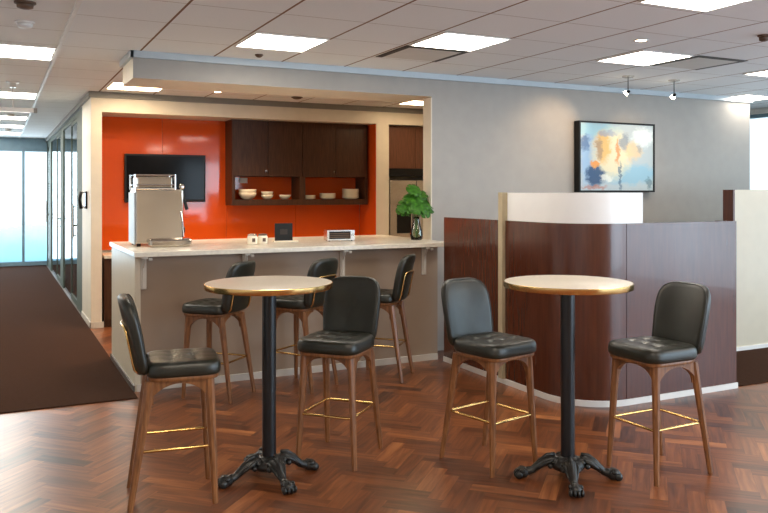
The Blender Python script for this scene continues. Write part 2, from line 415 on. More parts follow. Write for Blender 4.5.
# kitchen front wall: column, header, piers
YK = 9.6
struct('wall_column', box(.98, 1.10, YK, 10.62, 0, CEIL), M['cream'])
bm = bmesh.new(); bx(bm, 1.10, 5.75, YK, 10.12, 2.50, CEIL); bx(bm, 4.63, 4.82, YK, 10.12, 0, 2.50)
struct('wall_kitchen_front', bm, M['cream'])
struct('wall_kitchen_back', box(1.12, 5.75, 10.15, 10.30, 0, CEIL), M['cream'])
bm = bmesh.new(); bx(bm, .955, 5.75, YK-.025, YK, CEIL-.07, CEIL-.0005); bx(bm, .955, .98, YK, 18.4, CEIL-.07, CEIL-.0005)
struct('trim_3', bm, M['dtrim'])
struct('trim_4', box(.440, .468, -3.9, 18.4, CEIL-.012, CEIL-.0005), M['white'])
# orange glass splashback in three sheets with fine joints
sb = thing('splashback', 'glossy orange glass splashback covering the kitchenette rear wall', 'splashback', (2.87, 10.14, .86))
for a, b in ((1.122, 1.88), (1.884, 2.70), (2.704, 3.66), (3.664, 4.615)):
    o = obj('glass_sheet', box(a-2.87, b-2.87, -.012, 0, .0, 1.638), M['orange'], sb)
for side in (0,):
    o = obj('return_sheet', box(4.618-2.87, 4.629-2.87, -.53, -.013, 0, 1.638), M['orange'], sb)
# corridor end window wall
bm = bmesh.new(); bx(bm, -1.6, 4.75, 18.4, 18.6, 2.50, CEIL); bx(bm, -1.6, 4.75, 18.4, 18.6, 0, .04); bx(bm, -1.75, -1.6, 18.4, 18.6, 0, CEIL)
struct('wall_corridor_end', bm, M['frame_blue'])
def sheet(x0, x1, y, z0, z1):
    b = bmesh.new(); b.faces.new([b.verts.new(v) for v in ((x0, y, z0), (x1, y, z0), (x1, y, z1), (x0, y, z1))]); return b
w3 = window('window_3', -1.6, 4.75, 18.42, 18.5, .04, 2.50, 6, M['frame_blue'])
obj('frosted_film', sheet(-1.55, 4.7, 18.52, .06, 1.75), M['bfilm'], w3)
struct('wall_meeting_room', box(4.6, 4.75, 10.3, 18.4, 0, CEIL), M['white'])
# glass partition along the corridor: frames, doors, fixed lights
def glazed_partition():
    posts = [(10.62, 11.40), (13.85, 14.45), (17.0, 17.7), (18.34, 18.40)]
    bm = bmesh.new()
    for a, b in posts: bx(bm, .985, 1.03, a, b, 0, CEIL-.07)
    for (a0, a), (b, b1) in zip(posts, posts[1:]): bx(bm, .985, 1.03, a, b, CEIL-.15, CEIL-.07)
    struct('wall_glazed_frame', bm, M['frame_green'])
    for k, ((a0, a), (b, b1)) in enumerate(zip(posts, posts[1:])):
        m_ = min(a+1.0, b-.1)
        r = bmesh.new(); bx(r, .99, 1.025, a+.004, a+.04, .01, CEIL-.154); bx(r, .99, 1.025, m_-.04, m_, .01, CEIL-.154)
        bx(r, .99, 1.025, a+.04, m_-.04, .01, .09); bx(r, .99, 1.025, a+.04, m_-.04, CEIL-.20, CEIL-.154)
        d = struct('door_%d' % (k+1), r, M['frame_green'])
        obj('pane', box(1.0, 1.008, a+.04, m_-.04, .09, CEIL-.20), M['glass'], d)
        h = bmesh.new(); tube(h, [(.945, a+.12, .95), (.945, a+.12, 1.40)], .012); tube(h, [(.945, a+.12, .98), (.99, a+.12, .98)], .007); tube(h, [(.945, a+.12, 1.37), (.99, a+.12, 1.37)], .007)
        tube(h, [(.93, a-.02, 1.12), (.99, a+.01, 1.12)], .012)
        obj('door_handle', h, M['steel'], d)
        p = obj('window_pane', box(1.0, 1.008, m_+.001, b, .01, CEIL-.15), M['glass'], None); p['kind'] = 'structure'
glazed_partition()
# skirting on the column
bm = bmesh.new(); bx(bm, .968, .98, YK-.012, 10.6, 0, .07); bx(bm, .968, 1.12, YK-.012, YK, 0, .07)
struct('baseboard_column', bm, M['skirt'])
# a few hazy towers outside the corridor window
# ------------------------------------------------------------------ counter island
ci = thing('bar_counter', 'long kitchenette bar counter with taupe front and pale stone top', 'counter', (2.35, 7.06, 0))
def rel(bm, t):
    bmesh.ops.translate(bm, vec=-Vector(t.location), verts=bm.verts[:]); return bm
obj('body', rel(box(1.02, 3.725, 6.40, 6.715, 0, 1.06), ci), M['taupe'], ci)
obj('cabinet_block', rel(box(1.02, 3.80, 6.90, 7.74, 0, 1.06), ci), M['taupe'], ci)
bm = rel(box(1.02, 3.80, 6.715, 6.90, 0, 1.06), ci); obj('core', bm, M['taupe'], ci)
obj('end_panel', rel(box(.975, 1.02, 6.385, 7.75, .0, 1.06), ci), M['cream_gloss'], ci)
obj('counter_top', rel(box(.96, 3.83, 6.30, 7.78, 1.06, 1.10, .004), ci), M['stone'], ci)
obj('front_skirting', rel(box(.99, 3.715, 6.375, 6.40, 0, .055), ci), M['skirt'], ci)
obj('end_skirting', rel(box(.962, .975, 6.375, 7.755, 0, .05), ci), M['dskirt'], ci)
for x in (1.043, 1.864, 2.749, 3.574):
    b = bmesh.new(); bx(b, x-.022, x+.022, 6.385, 6.40, .80, 1.06, .002); bx(b, x-.009, x+.009, 6.372, 6.386, .81, 1.05)
    bx(b, x-.022, x+.022, 6.31, 6.40, 1.045, 1.06); tube(b, [(x+.03, 6.32, 1.04), (x+.055, 6.32, 1.04)], .012)
    tube(b, [(x, 6.385, .96), (x, 6.32, 1.045)], .006)
    obj('bracket', rel(b, ci), M['skirt'], ci)

# ------------------------------------------------------------------ reception desk
rd = thing('reception_desk', 'dark mahogany reception desk with rounded corner behind the right table', 'desk', (4.5, 4.9, 0))
arc = [(4.15-.42*math.cos(a), 4.80-.42*math.sin(a)) for a in [i*PI/2/14 for i in range(15)]]
pathA = [(3.73, 6.35), (3.73, 5.36)]
pathB = [(3.73, 5.33)]+arc
pathC = [(4.155, 4.38), (5.31, 4.38), ]
HD = 1.335
obj('side_panel', rel(ribbon(bmesh.new(), [(3.73, 6.29), (3.73, 5.36)], .05, .045, HD), rd), M['mahog'], rd)
obj('curved_panel', rel(ribbon(bmesh.new(), pathB, .05, .045, HD), rd), M['mahog'], rd, auto=30)
b = ribbon(bmesh.new(), pathC, .05, .045, HD); bx(b, 5.26, 5.31, 4.43, 4.55, .045, HD)
obj('front_panel', rel(b, rd), M['mahog'], rd)
pl = [(3.722, 6.29), (3.722, 5.33)]+[(4.15-.428*math.cos(a), 4.80-.428*math.sin(a)) for a in [i*PI/2/14 for i in range(15)]]+[(5.318, 4.372)]
b = ribbon(bmesh.new(), pl, .05, 0, .045); bx(b, 5.268, 5.318, 4.42, 4.55, 0, .045)
obj('plinth', rel(b, rd), M['white'], rd, auto=30)
obj('corner_post', rel(box(3.700, 3.76, 5.31, 5.368, .045, 1.565), rd), M['post'], rd)
sp_ = [(3.75, 5.33)]+[(4.16-.41*math.cos(a), 4.81-.41*math.sin(a)) for a in [i*PI/2/14 for i in range(15)]]+[(4.33, 4.40)]
obj('privacy_screen', rel(ribbon(bmesh.new(), sp_, .022, HD, 1.562), rd), M['panel_white'], rd, auto=30)
b = bmesh.new(); bx(b, 3.79, 4.40, 4.95, 6.20, 1.02, 1.05); bx(b, 4.40, 5.26, 4.44, 5.1, 1.02, 1.05)
obj('desk_surface', rel(b, rd), M['mahog'], rd)
bm = thing('office_partition', 'cream half-height partition with dark wooden end at the right', 'partition', (7.9, 5.49, 0))
pp = bm
obj('panel', rel(box(6.50, 9.3, 5.38, 5.50, .008, 1.592), pp), M['cream_gloss'], pp)
obj('end_cap', rel(box(6.475, 6.50, 5.38, 5.50, .008, 1.592), pp), M['mahog'], pp)
obj('skirting', rel(box(6.475, 9.3, 5.368, 5.38, .008, .045), pp), M['white'], pp)

# ------------------------------------------------------------------ kitchen joinery
bc = thing('base_cabinet', 'dark wooden kitchen base cabinet below the orange splashback', 'cabinet', (2.87, 9.9, 0))
obj('body', rel(box(1.123, 4.627, YK+.02, 10.13, 0, .80), bc), M['wenge'], bc)
for i in range(6):
    a = 1.125+i*.5835; d = obj('door', rel(box(a, a+.579, YK, YK+.02, .08, .795), bc), M['wenge'], bc)
    k_ = bmesh.new(); tube(k_, [(a+.52, YK-.02, .72), (a+.52, YK, .72)], .012); obj('knob', rel(k_, bc), M['steel'], d)
wt = obj('kitchen_worktop', box(1.123, 4.627, YK-.03, 10.125, .80, .835, .003), M['stone'])
tag(wt, 'pale stone rear worktop under the orange splashback', 'worktop')
def wall_cabinet(x0, x1, label, knobdoor):
    y0, y1, z0, z1, zs = 9.80, 10.126, 1.40, 2.50, 1.775
    t = thing('wall_cabinet', label, 'cabinet', ((x0+x1)/2, 9.96, z0), 0, 'wall cabinets above the kitchen worktop')
    b = bmesh.new(); e = .04
    bx(b, x0, x0+e, y0+.02, y1, z0, z1); bx(b, x1-e, x1, y0+.02, y1, z0, z1)
    bx(b, x0+e, x1-e, y0+.02, y1, z0, z0+.075); bx(b, x0+e, x1-e, y0+.02, y1, zs, zs+.03); bx(b, x0+e, x1-e, y0+.02, y1, z1-.03, z1)
    bx(b, x0+e, x1-e, y1-.01, y1, zs+.03, z1-.03)
    bx(b, x0, x1, y0, y0+.02, z0, z0+.075); bx(b, x0, x0+e, y0, y0+.02, z0+.075, zs); bx(b, x1-e, x1, y0, y0+.02, z0+.075, zs)
    obj('carcass', rel(b, t), M['wenge'], t)
    xm = (x0+x1)/2
    for i, (a, c_) in enumerate(((x0, xm), (xm, x1))):
        d = obj('door', rel(box(a+.003, c_-.003, y0, y0+.019, zs+.002, z1-.002, .002), t), M['wenge'], t)
        if i == knobdoor:
            kx = (c_-.03) if i == 0 else a+.03
            k_ = bmesh.new(); tube(k_, [(kx, y0-.02, zs+.07), (kx, y0, zs+.07)], [.012, .007]); obj('knob', rel(k_, t), M['steel'], d)
    return t
wall_cabinet(2.69, 3.64, 'dark wooden wall cabinet on the left holding white bowls on its open shelf', 0)
wall_cabinet(3.64, 4.595, 'dark wooden wall cabinet on the right holding cream plates on its open shelf', 0)
t = thing('fridge_cabinet', 'reddish brown wooden cupboard above the steel refrigerator', 'cabinet', (5.28, 9.9, 1.80))
obj('body', rel(box(4.825, 5.745, YK+.12, 10.14, 1.90, 2.495), t), M['redwood'], t)
for a, c_ in ((4.83, 5.283), (5.287, 5.74)): obj('door', rel(box(a, c_, YK+.10, YK+.12, 1.905, 2.49, .002), t), M['redwood'], t)
obj('gap_shade_panel', rel(box(4.825, 5.745, YK+.12, 10.14, 1.80, 1.90), t), M['black'], t)  # shade of the open gap over the refrigerator, painted as a black block
t = thing('refrigerator', 'stainless steel refrigerator in the alcove behind the green plant', 'refrigerator', (5.3, 9.8, 0))
obj('body', rel(box(4.87, 5.70, YK+.14, 10.13, .0, 1.74, .006), t), M['steel'], t)
d = obj('door', rel(box(4.872, 5.285, YK+.07, YK+.135, .04, 1.735, .008), t), M['steel'], t)
h = bmesh.new(); tube(h, [(5.25, YK+.03, .6), (5.25, YK+.03, 1.55)], .011); tube(h, [(5.25, YK+.03, .65), (5.25, YK+.07, .65)], .007); tube(h, [(5.25, YK+.03, 1.5), (5.25, YK+.07, 1.5)], .007)
obj('handle', rel(h, t), M['chrome'], d)
obj('dispenser', rel(box(4.98, 5.2, YK+.062, YK+.07, 1.0, 1.40, .003), t), M['black'], d)
d = obj('door', rel(box(5.290, 5.698, YK+.07, YK+.135, .04, 1.735, .008), t), M['steel'], t)
h = bmesh.new(); tube(h, [(5.33, YK+.03, .6), (5.33, YK+.03, 1.55)], .011); tube(h, [(5.33, YK+.03, .65), (5.33, YK+.07, .65)], .007); tube(h, [(5.33, YK+.03, 1.5), (5.33, YK+.07, 1.5)], .007)
obj('handle', rel(h, t), M['chrome'], d)
# television on the orange wall
t = thing('television', 'flat black television mounted on the orange glass wall', 'television', (1.915, 10.10, 1.745))
obj('casing', box(-.50, .50, -.04, .0, -.30, .30, .008), M['black'], t)
obj('screen', box(-.475, .475, -.044, -.039, -.265, .275), M['screen'], t)
obj('wall_mount', box(-.15, .15, 0, .027, -.12, .12), M['black'], t)
# socket on the wall inside the shelf
t = thing('wall_socket', 'small white wall socket inside the left cabinet shelf', 'socket', (2.93, 10.117, 1.725))
obj('plate', box(-.055, .055, 0, .01, -.035, .035, .003), M['plastic'], t)
for dx in (-.025, .025): obj('switch', box(dx-.012, dx+.012, -.004, .001, -.015, .015, .001), M['white'], t)

# dishes on the open shelves
ZS = 1.4755
def bowl_bm(r, h):
    return lathe(bmesh.new(), [(r*.40, 0), (r*.46, .004), (r*.75, h*.28), (r*.94, h*.65), (r, h), (r*.96, h), (r*.88, h*.66), (r*.68, h*.32), (r*.30, h*.14), (.001, h*.13)], 28)
def plate_bm(r, h):
    return lathe(bmesh.new(), [(r*.60, 0), (r*.64, .003), (r*.9, h*.75), (r, h), (r*.985, h+.003), (r*.86, h*.75+.004), (r*.6, .009), (.001, .008)], 28)
bowls = obj('bowl', bowl_bm(.098, .075), M['ceramic'], smooth=True)
def place(o, first, loc, label, cat, group, sc=1):
    c = o if first else o.copy()
    if not first: C.objects.link(c)
    c.location = loc; c.scale = (sc, sc, sc); c['label'] = label; c['category'] = cat; c['group'] = group
    return c
first = True
for x, sc, n, dz, nm in ((2.93, 1.2, 2, .042, 'the large leftmost stack'), (3.195, .82, 2, .042, 'the middle bowl stack'), (3.44, .80, 1, .014, 'the small stack')):
    for i in range(n):
        word = 'bottom' if i == 0 else ('top' if i == n-1 else 'middle')
        place(bowls, first, (x, 9.93, ZS+i*dz), ('cream bowl at the %s of %s in the left cabinet' % (word, nm)) if n > 1 else 'small single cream bowl beside the shelf divider', 'bowl', 'cream bowls on the left open shelf', sc); first = False
plates = obj('plate', plate_bm(.088, .014), M['ceramic'], smooth=True)
first = True
for x, sc, n, dz, nm in ((3.78, 1.05, 4, .012, 'the low left plate stack'), (4.05, 1.25, 5, .012, 'the centre plate stack'), (4.39, 1.35, 8, .0124, 'the tallest plate stack on the right')):
    for i in range(n):
        lab = ('cream plate on top of %s' % nm) if i == n-1 else (('cream plate at the bottom of %s' % nm) if i == 0 else 'cream plate, layer %s from the bottom of %s' % (['one', 'two', 'three', 'four', 'five', 'six', 'seven', 'eight'][i], nm))
        place(plates, first, (x, 9.93, ZS+i*dz*(sc)), lab, 'plate', 'cream plates on the right open shelf', sc); first = False

# ------------------------------------------------------------------ things on the bar counter
ZT = 1.1005
t = thing('coffee_machine', 'polished stainless steel coffee machine on the left end of the bar', 'coffee machine', (1.272, 7.12, ZT), math.radians(-2))
obj('housing', box(-.20, .20, -.20, .22, .025, .49, .012), M['mirror_steel'], t)
obj('side_panel', box(-.212, -.20, -.19, .21, .02, .465, .003), M['trim'], t)
b = bmesh.new(); bx(b, -.20, .14, -.14, .18, .49, .505)
obj('cup_tray', b, M['steel'], t)
b = bmesh.new()
for z in (.53, .615): tube(b, [(-.20, -.14, z), (.14, -.14, z), (.14, .18, z), (-.20, .18, z)], .006, closed=True)
for x_, y_ in ((-.20, -.14), (.14, -.14), (.14, .18), (-.20, .18)): tube(b, [(x_, y_, .49), (x_, y_, .622)], .008)
obj('cup_rail', b, M['chrome'], t)
obj('bean_hopper', box(-.18, .12, -.11, .15, .506, .60, .01), M['mirror_steel'], t)
obj('drip_tray', box(-.10, .25, -.34, -.202, .0, .07, .018), M['mirror_steel'], t)
b = bmesh.new(); tube(b, [(.215, -.05, .50), (.232, -.06, .40), (.255, -.07, .31)], [.012, .012, .016]); obj('lever', b, M['black'], t)
b = bmesh.new(); ball(b, (.212, -.05, .515), .025); obj('lever_knob', b, M['chrome'], t)
b = bmesh.new(); tube(b, [(.20, -.21, .08), (.19, -.22, .22), (.175, -.215, .30)], .006); obj('steam_wand', b, M['chrome'], t)
b = bmesh.new(); tube(b, [(.20, 0, .13), (.245, 0, .13)], .03, 14); obj('control_knob', b, M['black'], t)
b = bmesh.new()
for x_ in (-.17, .17):
    for y_ in (-.16, .18): tube(b, [(x_, y_, 0), (x_, y_, .026)], .018)
obj('foot', b, M['black'], t)

def jar(loc, label, hh, lidc):
    t = thing('storage_jar', label, 'jar', loc, 0, None)
    obj('jar_body', lathe(bmesh.new(), [(.040, 0), (.045, .004), (.046, hh*.7), (.038, hh*.82), (.036, hh*.84)], 24), M['ceramic'], t, auto=40)
    obj('lid', lathe(bmesh.new(), [(.040, hh*.84), (.041, hh*.95), (.032, hh), (.004, hh+.004)], 24), lidc, t, auto=40)
    b = bmesh.new(); bx(b, -.014, .014, -.0475, -.043, hh*.25, hh*.6); obj('label_patch', b, M['brown'], t)
jar((2.065, 6.85, ZT), 'left white lidded jar with steel lid on the bar counter', .092, M['steel'])
jar((2.165, 6.86, ZT), 'right white lidded jar with brown lid beside the black menu board', .090, M['brown'])
t = thing('menu_stand', 'small black upright menu board standing on the bar counter', 'menu board', (2.43, 7.05, ZT), math.radians(-6))
obj('board', box(-.085, .085, -.006, .006, .012, .175, .002), M['black'], t)
obj('picture_panel', box(-.035, .035, -.0075, -.006, .07, .12), M['slot'], t)
obj('base', box(-.10, .13, -.045, .05, 0, .012, .002), M['ceramic'], t)
t = thing('toaster', 'small steel toaster box with dark slatted front on the bar', 'toaster', (2.955, 6.95, ZT), math.radians(-8))
b = bmesh.new(); bx(b, -.135, .135, -.065, .07, .008, .022); bx(b, -.135, .135, -.065, .07, .093, .105); bx(b, -.135, -.115, -.065, .07, .022, .093); bx(b, .095, .135, -.065, .07, .022, .093); bx(b, -.115, .095, .05, .07, .022, .093)
obj('housing', b, M['steel'], t)
b = bmesh.new()
for i in range(3): bx(b, -.113, .093, -.05, -.044, .032+i*.018, .042+i*.018)
obj('grille', b, M['brown'], t)
obj('interior', box(-.114, .094, -.03, .049, .023, .092), M['black'], t)
b = bmesh.new(); tube(b, [(.115, -.078, .06), (.115, -.065, .06)], .012); obj('dial', b, M['chrome'], t)
b = bmesh.new()
for x_ in (-.11, .11):
    for y_ in (-.05, .05): tube(b, [(x_, y_, 0), (x_, y_, .009)], .008)
obj('foot', b, M['black'], t)

# vase with monstera leaves
t = thing('glass_vase', 'clear glass vase on the right end of the bar holding monstera leaves', 'vase', (3.69, 6.75, ZT))
prof = [(.048, 0), (.056, .008), (.062, .05), (.055, .10), (.036, .16), (.028, .20), (.033, .225)]
inner = [(r-.004, z) for r, z in prof[::-1][:-1]]+[(.046, .012), (.001, .012)]
obj('vessel', lathe(bmesh.new(), prof+inner, 32), M['vglass'], t, smooth=True)
obj('water', lathe(bmesh.new(), [(.044, .0125), (.055, .05), (.049, .10), (.049, .105), (.001, .105)], 32), M['water'], t, smooth=True)
def leaf_bm(L, Wd):
    """split heart-shaped monstera leaf in local XY, slightly cupped, 2 mm thick"""
    bm = bmesh.new(); n = 60; pts = []
    for i in range(n):
        a = i*2*PI/n
        r = L*(.58+.12*math.cos(a)-.10*max(0, math.cos(a-PI))**4)
        cut = 0
        if .35 < abs(math.atan2(math.sin(a), math.cos(a))) < 2.6: cut = .42*max(0, math.sin(a*9))**6
        r *= (1-cut); pts.append((r*math.cos(a), r*math.sin(a)*Wd))
    top = []; bot = []
    def z(x, y): return -.9*(x*x+y*y)/L*.35+.10*abs(y)
    for lst, dz in ((top, .001), (bot, -.001)):
        for k in (1, .66, .33):
            lst.append([bm.verts.new((x*k, y*k, z(x*k, y*k)+dz)) for x, y in pts])
        lst.append(bm.verts.new((0, 0, dz)))
    for lst in (top, bot):
        for A, B in ((lst[0], lst[1]), (lst[1], lst[2])):
            for i in range(n): j = (i+1) % n; bm.faces.new((A[i], A[j], B[j], B[i]))
        for i in range(n): bm.faces.new((lst[2][i], lst[2][(i+1) % n], lst[3]))
    for i in range(n): j = (i+1) % n; bm.faces.new((top[0][i], top[0][j], bot[0][j], bot[0][i]))
    return bm
random.seed(3)
g = thing('monstera_stems', 'bunch of green split monstera leaves standing in the glass vase', 'plant', (3.69, 6.75, ZT))
lv = [(-.09, -.02, .34, .17), (.0, -.06, .36, .2), (.08, -.02, .36, .17), (-.05, .0, .42, .17), (.05, .02, .44, .17), (.0, .0, .49, .15), (-.11, .03, .29, .13), (.11, -.03, .31, .14), (.02, -.07, .30, .15), (-.04, .06, .38, .16), (.06, .07, .34, .15)]
for i, (x, y, z, L) in enumerate(lv):
    b = leaf_bm(L, 1.0)
    tilt = Vector((x*1.5+random.uniform(-.1, .1), y*1.2-.55, .55)).normalized()
    q = tilt.to_track_quat('Z', 'Y').to_matrix().to_4x4() @ Matrix.Rotation(random.uniform(0, 6.28), 4, 'Z')
    bmesh.ops.transform(b, matrix=Matrix.Translation((x, y, z)) @ q, verts=b.verts[:])
    lf = obj('leaf', b, M['leaf'], g, smooth=True)
    s_ = bmesh.new(); tube(s_, [(x*.05, y*.05, .02), (x*.12, y*.12, .22), (x*.7, y*.7, z*.75+.02), (x, y, z-.004)], .0028, 6)
    obj('stalk', s_, M['stem'], lf, smooth=True)

# ------------------------------------------------------------------ picture, ceiling fittings
t = thing('framed_picture', 'framed abstract painting in orange and blue on the grey wall', 'picture', (6.165, 6.715, 1.955))
b = bmesh.new(); w_, h_ = .545, .385; e = .018
bx(b, -w_, w_, -.085, 0, h_-e, h_); bx(b, -w_, w_, -.085, 0, -h_, -h_+e); bx(b, -w_, -w_+e, -.085, 0, -h_+e, h_-e); bx(b, w_-e, w_, -.085, 0, -h_+e, h_-e)
obj('frame', b, M['black'], t)
obj('canvas', box(-w_+e+.001, w_-e-.001, -.075, -.002, -h_+e+.001, h_-e-.001), M['art'], t)

def ceiling_light(x0, x1, y0, y1, label, warm=False, group='recessed ceiling light panels', div=1):
    t = thing('ceiling_light', label, 'ceiling light', ((x0+x1)/2, (y0+y1)/2, CEIL), 0, group)
    a, c_ = (x1-x0)/2, (y1-y0)/2; e = .014; b = bmesh.new()
    bx(b, -a, a, -c_, -c_+e, -.008, -.0008); bx(b, -a, a, c_-e, c_, -.008, -.0008); bx(b, -a, -a+e, -c_+e, c_-e, -.008, -.0008); bx(b, a-e, a, -c_+e, c_-e, -.008, -.0008)
    obj('frame', b, M['white'], t)
    for i in range(div+1):
        u0 = -a+e+(2*a-2*e)*i/(div+1); u1 = -a+e+(2*a-2*e)*(i+1)/(div+1)-.004
        obj('diffuser', box(u0, u1, -c_+e, c_-e, -.006, -.001), M['warmlens'] if warm else M['lens'], t)
    return t
L = [(1.70, 2.28, 5.55, 6.13, 'square ceiling light above the left round table'),
     (2.93, 3.51, 4.92, 5.48, 'square ceiling light above the middle of the counter front'),
     (4.76, 5.34, 4.83, 5.40, 'square ceiling light before the wall spotlights'),
     (3.52, 4.10, 3.06, 3.62, 'square ceiling light at the top right edge of the view'),
     (6.59, 7.17, 4.78, 5.36, 'square ceiling light at the right edge past the spotlights'),
     (8.0, 8.58, 6.45, 7.0, 'square ceiling light beyond the end of the grey wall')]
for a in L: ceiling_light(*a)
CL = [(6.85, 7.50, 'nearest wide ceiling light over the corridor'), (10.05, 10.68, 'second wide ceiling light along the corridor'),
      (11.9, 12.5, 'third wide ceiling light along the corridor'), (13.2, 13.8, 'fourth wide ceiling light along the corridor'),
      (14.9, 15.5, 'fifth wide ceiling light along the corridor'), (16.7, 17.3, 'farthest wide ceiling light by the corridor window')]
for y0, y1, lab in CL: ceiling_light(-.76, .44, y0, y1, lab, group='wide corridor ceiling lights', div=2)
ceiling_light(1.10, 1.68, 8.68, 9.26, 'warm square ceiling light above the kitchenette entrance', True, 'warm kitchenette ceiling lights')
ceiling_light(4.72, 5.15, 8.72, 9.15, 'small warm ceiling light near the refrigerator alcove', True, 'warm kitchenette ceiling lights')

def downlight(x, y, label, power, col=(1, .70, .42), z=CEIL, spot=True):
    t = thing('downlight', label, 'downlight', (x, y, z), 0, 'small round downlights')
    obj('bezel', lathe(bmesh.new(), [(.045, -.0008), (.055, -.001), (.052, -.006), (.044, -.007), (.044, -.0015)], 24), M['white'], t, smooth=True)
    obj('lens', lathe(bmesh.new(), [(.043, -.0012), (.043, -.0035), (.001, -.0035)], 24), M['warmlens'], t)
    if power:
        l = bpy.data.lights.new('downlight_lamp', 'SPOT'); l.energy = power; l.spot_size = math.radians(120); l.spot_blend = .8; l.color = col; l.shadow_soft_size = .08
        o = bpy.data.objects.new('downlight_lamp', l); C.objects.link(o); o.parent = t; o.location = (0, 0, -.02)
downlight(4.433, 4.522, 'round downlight in the ceiling left of the spotlights', 10, (1, .8, .6))
downlight(3.02, 8.75, 'round downlight above the kitchenette behind the soffit', 75)
downlight(1.70, 8.2, 'assumed round downlight over the left side of the kitchenette', 75)  # this and the next two are assumed from the kitchenette's warm light
downlight(4.3, 8.3, 'assumed round downlight over the right side of the kitchenette', 75)
downlight(2.3, 9.0, 'assumed round downlight near the kitchen wall cabinets', 55)
def detector(x, y, label, m, name='smoke_detector', r=.055, h=.035):
    t = thing(name, label, 'detector', (x, y, CEIL))
    obj('base', lathe(bmesh.new(), [(r*1.15, -.0008), (r*1.15, -.010), (r, -.012)], 24), M['plastic'] if m is not M['brown'] else m, t, auto=40)
    obj('sensor_head', lathe(bmesh.new(), [(r*.9, -.012), (r*.85, -h), (r*.4, -h-.008), (.001, -h-.009)], 24), m, t, smooth=True)
detector(.178, 5.919, 'white smoke detector on the ceiling at the upper left', M['plastic'])
detector(.16, 5.299, 'dark ceiling detector at the top left edge', M['brown'], 'ceiling_sensor')
detector(1.997, 6.429, 'tiny dark ceiling sensor in front of the soffit', M['brown'], 'ceiling_sensor', .03, .018)
detector(3.297, 9.07, 'flat dark red ceiling disc over the kitchenette', M['brown'], 'ceiling_sensor', .06, .02)
detector(5.111, 3.974, 'brown sprinkler head on the ceiling at the right', M['brown'], 'sprinkler_head', .04, .04)
for (x, y, z, lab) in ((.2, 12.9, 0, 'small pale detector over the middle of the corridor'), (.2, 15.9, 0, 'small pale detector far along the corridor')): detector(x, y, lab, M['plastic'])
def slot_diffuser(x, y, label, sx, sy):
    t = thing('air_diffuser', label, 'air vent', (x, y, CEIL), 0, 'linear slot air diffusers')
    obj('plate', box(-.27, .27, -.26, .26, -.004, -.0008), M['trim_white'], t)
    for (a, b_, c_, d_) in ((-.30, .30, -.30, -.235), (-.30, -.24, -.23, .27), (.255, .30, -.23, .27)):
        obj('slot', box(a, b_, c_, d_, -.005, -.0008), M['slot'], t)
slot_diffuser(3.22, 5.80, 'slotted square air vent beside the light above the counter', 0, 0)
slot_diffuser(5.67, 5.10, 'slotted square air vent right of the light by the spotlights', 0, 0)

# ------------------------------------------------------------------ monopoint wall-wash spotlights
def spotlight(x, y, label, aim, power):
    t = thing('spotlight', label, 'spotlight', (x, y, CEIL), 0, 'two small spotlights aimed at the picture wall')
    obj('canopy', lathe(bmesh.new(), [(.06, -.0008), (.06, -.012), (.02, -.02)], 24), M['steel'], t, auto=40)
    b = bmesh.new(); tube(b, [(0, 0, -.02), (0, 0, -.15)], .004, 8); obj('stem', b, M['black'], t)
    d = (Vector(aim)-Vector((x, y, CEIL-.17))).normalized(); p0 = Vector((0, 0, -.16))
    b = bmesh.new(); tube(b, [p0-d*.02, p0+d*.012], [.013, .017], 14); obj('lamp_head', b, M['black'], t)
    b = bmesh.new(); tube(b, [p0+d*.012, p0+d*.032], [.02, .026], 14); obj('bulb', b, M['bulb'], t)
    l = bpy.data.lights.new('spotlight_lamp', 'SPOT'); l.energy = power; l.spot_size = math.radians(75); l.spot_blend = .9; l.color = (1, .70, .42); l.shadow_soft_size = .02
    o = bpy.data.objects.new('spotlight_lamp', l); C.objects.link(o); o.parent = t; o.location = p0+d*.05
    o.rotation_euler = d.to_track_quat('-Z', 'Y').to_euler()
spotlight(5.68, 5.97, 'left small spotlight hanging near the picture wall', (5.3, 6.72, 2.1), 17)
spotlight(6.309, 5.97, 'right small spotlight hanging near the picture wall', (6.4, 6.72, 2.0), 8)
# hanging fitting in the corridor
t = thing('hanging_light_bar', 'slim white bar hanging on a rod from the corridor ceiling', 'hanging light', (.16, 9.17, CEIL))
obj('ceiling_plate', box(-.065, .065, -.065, .065, -.012, -.0008, .003), M['plastic'], t)
obj('bracket', box(-.03, .03, -.02, .02, -.06, -.012, .003), M['chrome'], t)
b = bmesh.new(); tube(b, [(0, 0, -.06), (0, 0, -.27)], .007); obj('rod', b, M['plastic'], t)
b = bmesh.new(); bx(b, -.55, .20, -.02, .02, -.315, -.27, .006); obj('bar', b, M['plastic'], t)
obj('end_cap', box(.20, .235, -.022, .022, -.318, -.267, .004), M['dtrim'], t)
# wall device on the column
t = thing('wall_phone', 'small black and white handset fixed to the column by the glass doors', 'intercom', (.979, 10.08, 1.48))
obj('back_plate', box(-.02, 0, -.10, .10, -.11, .10, .006), M['black'], t)
b = bmesh.new(); tube(b, [(-.055, .05, .10), (-.075, .06, .0), (-.055, .05, -.11)], [.022, .016, .022], 12); obj('handset', b, M['black'], t, smooth=True)
b = bmesh.new(); tube(b, [(-.02, .05, .09), (-.05, .05, .09)], .012); tube(b, [(-.02, .05, -.09), (-.05, .05, -.09)], .012); obj('cradle', b, M['chrome'], t)
obj('key_panel', box(-.024, -.02, -.08, .0, -.09, .08, .001), M['chrome'], t)

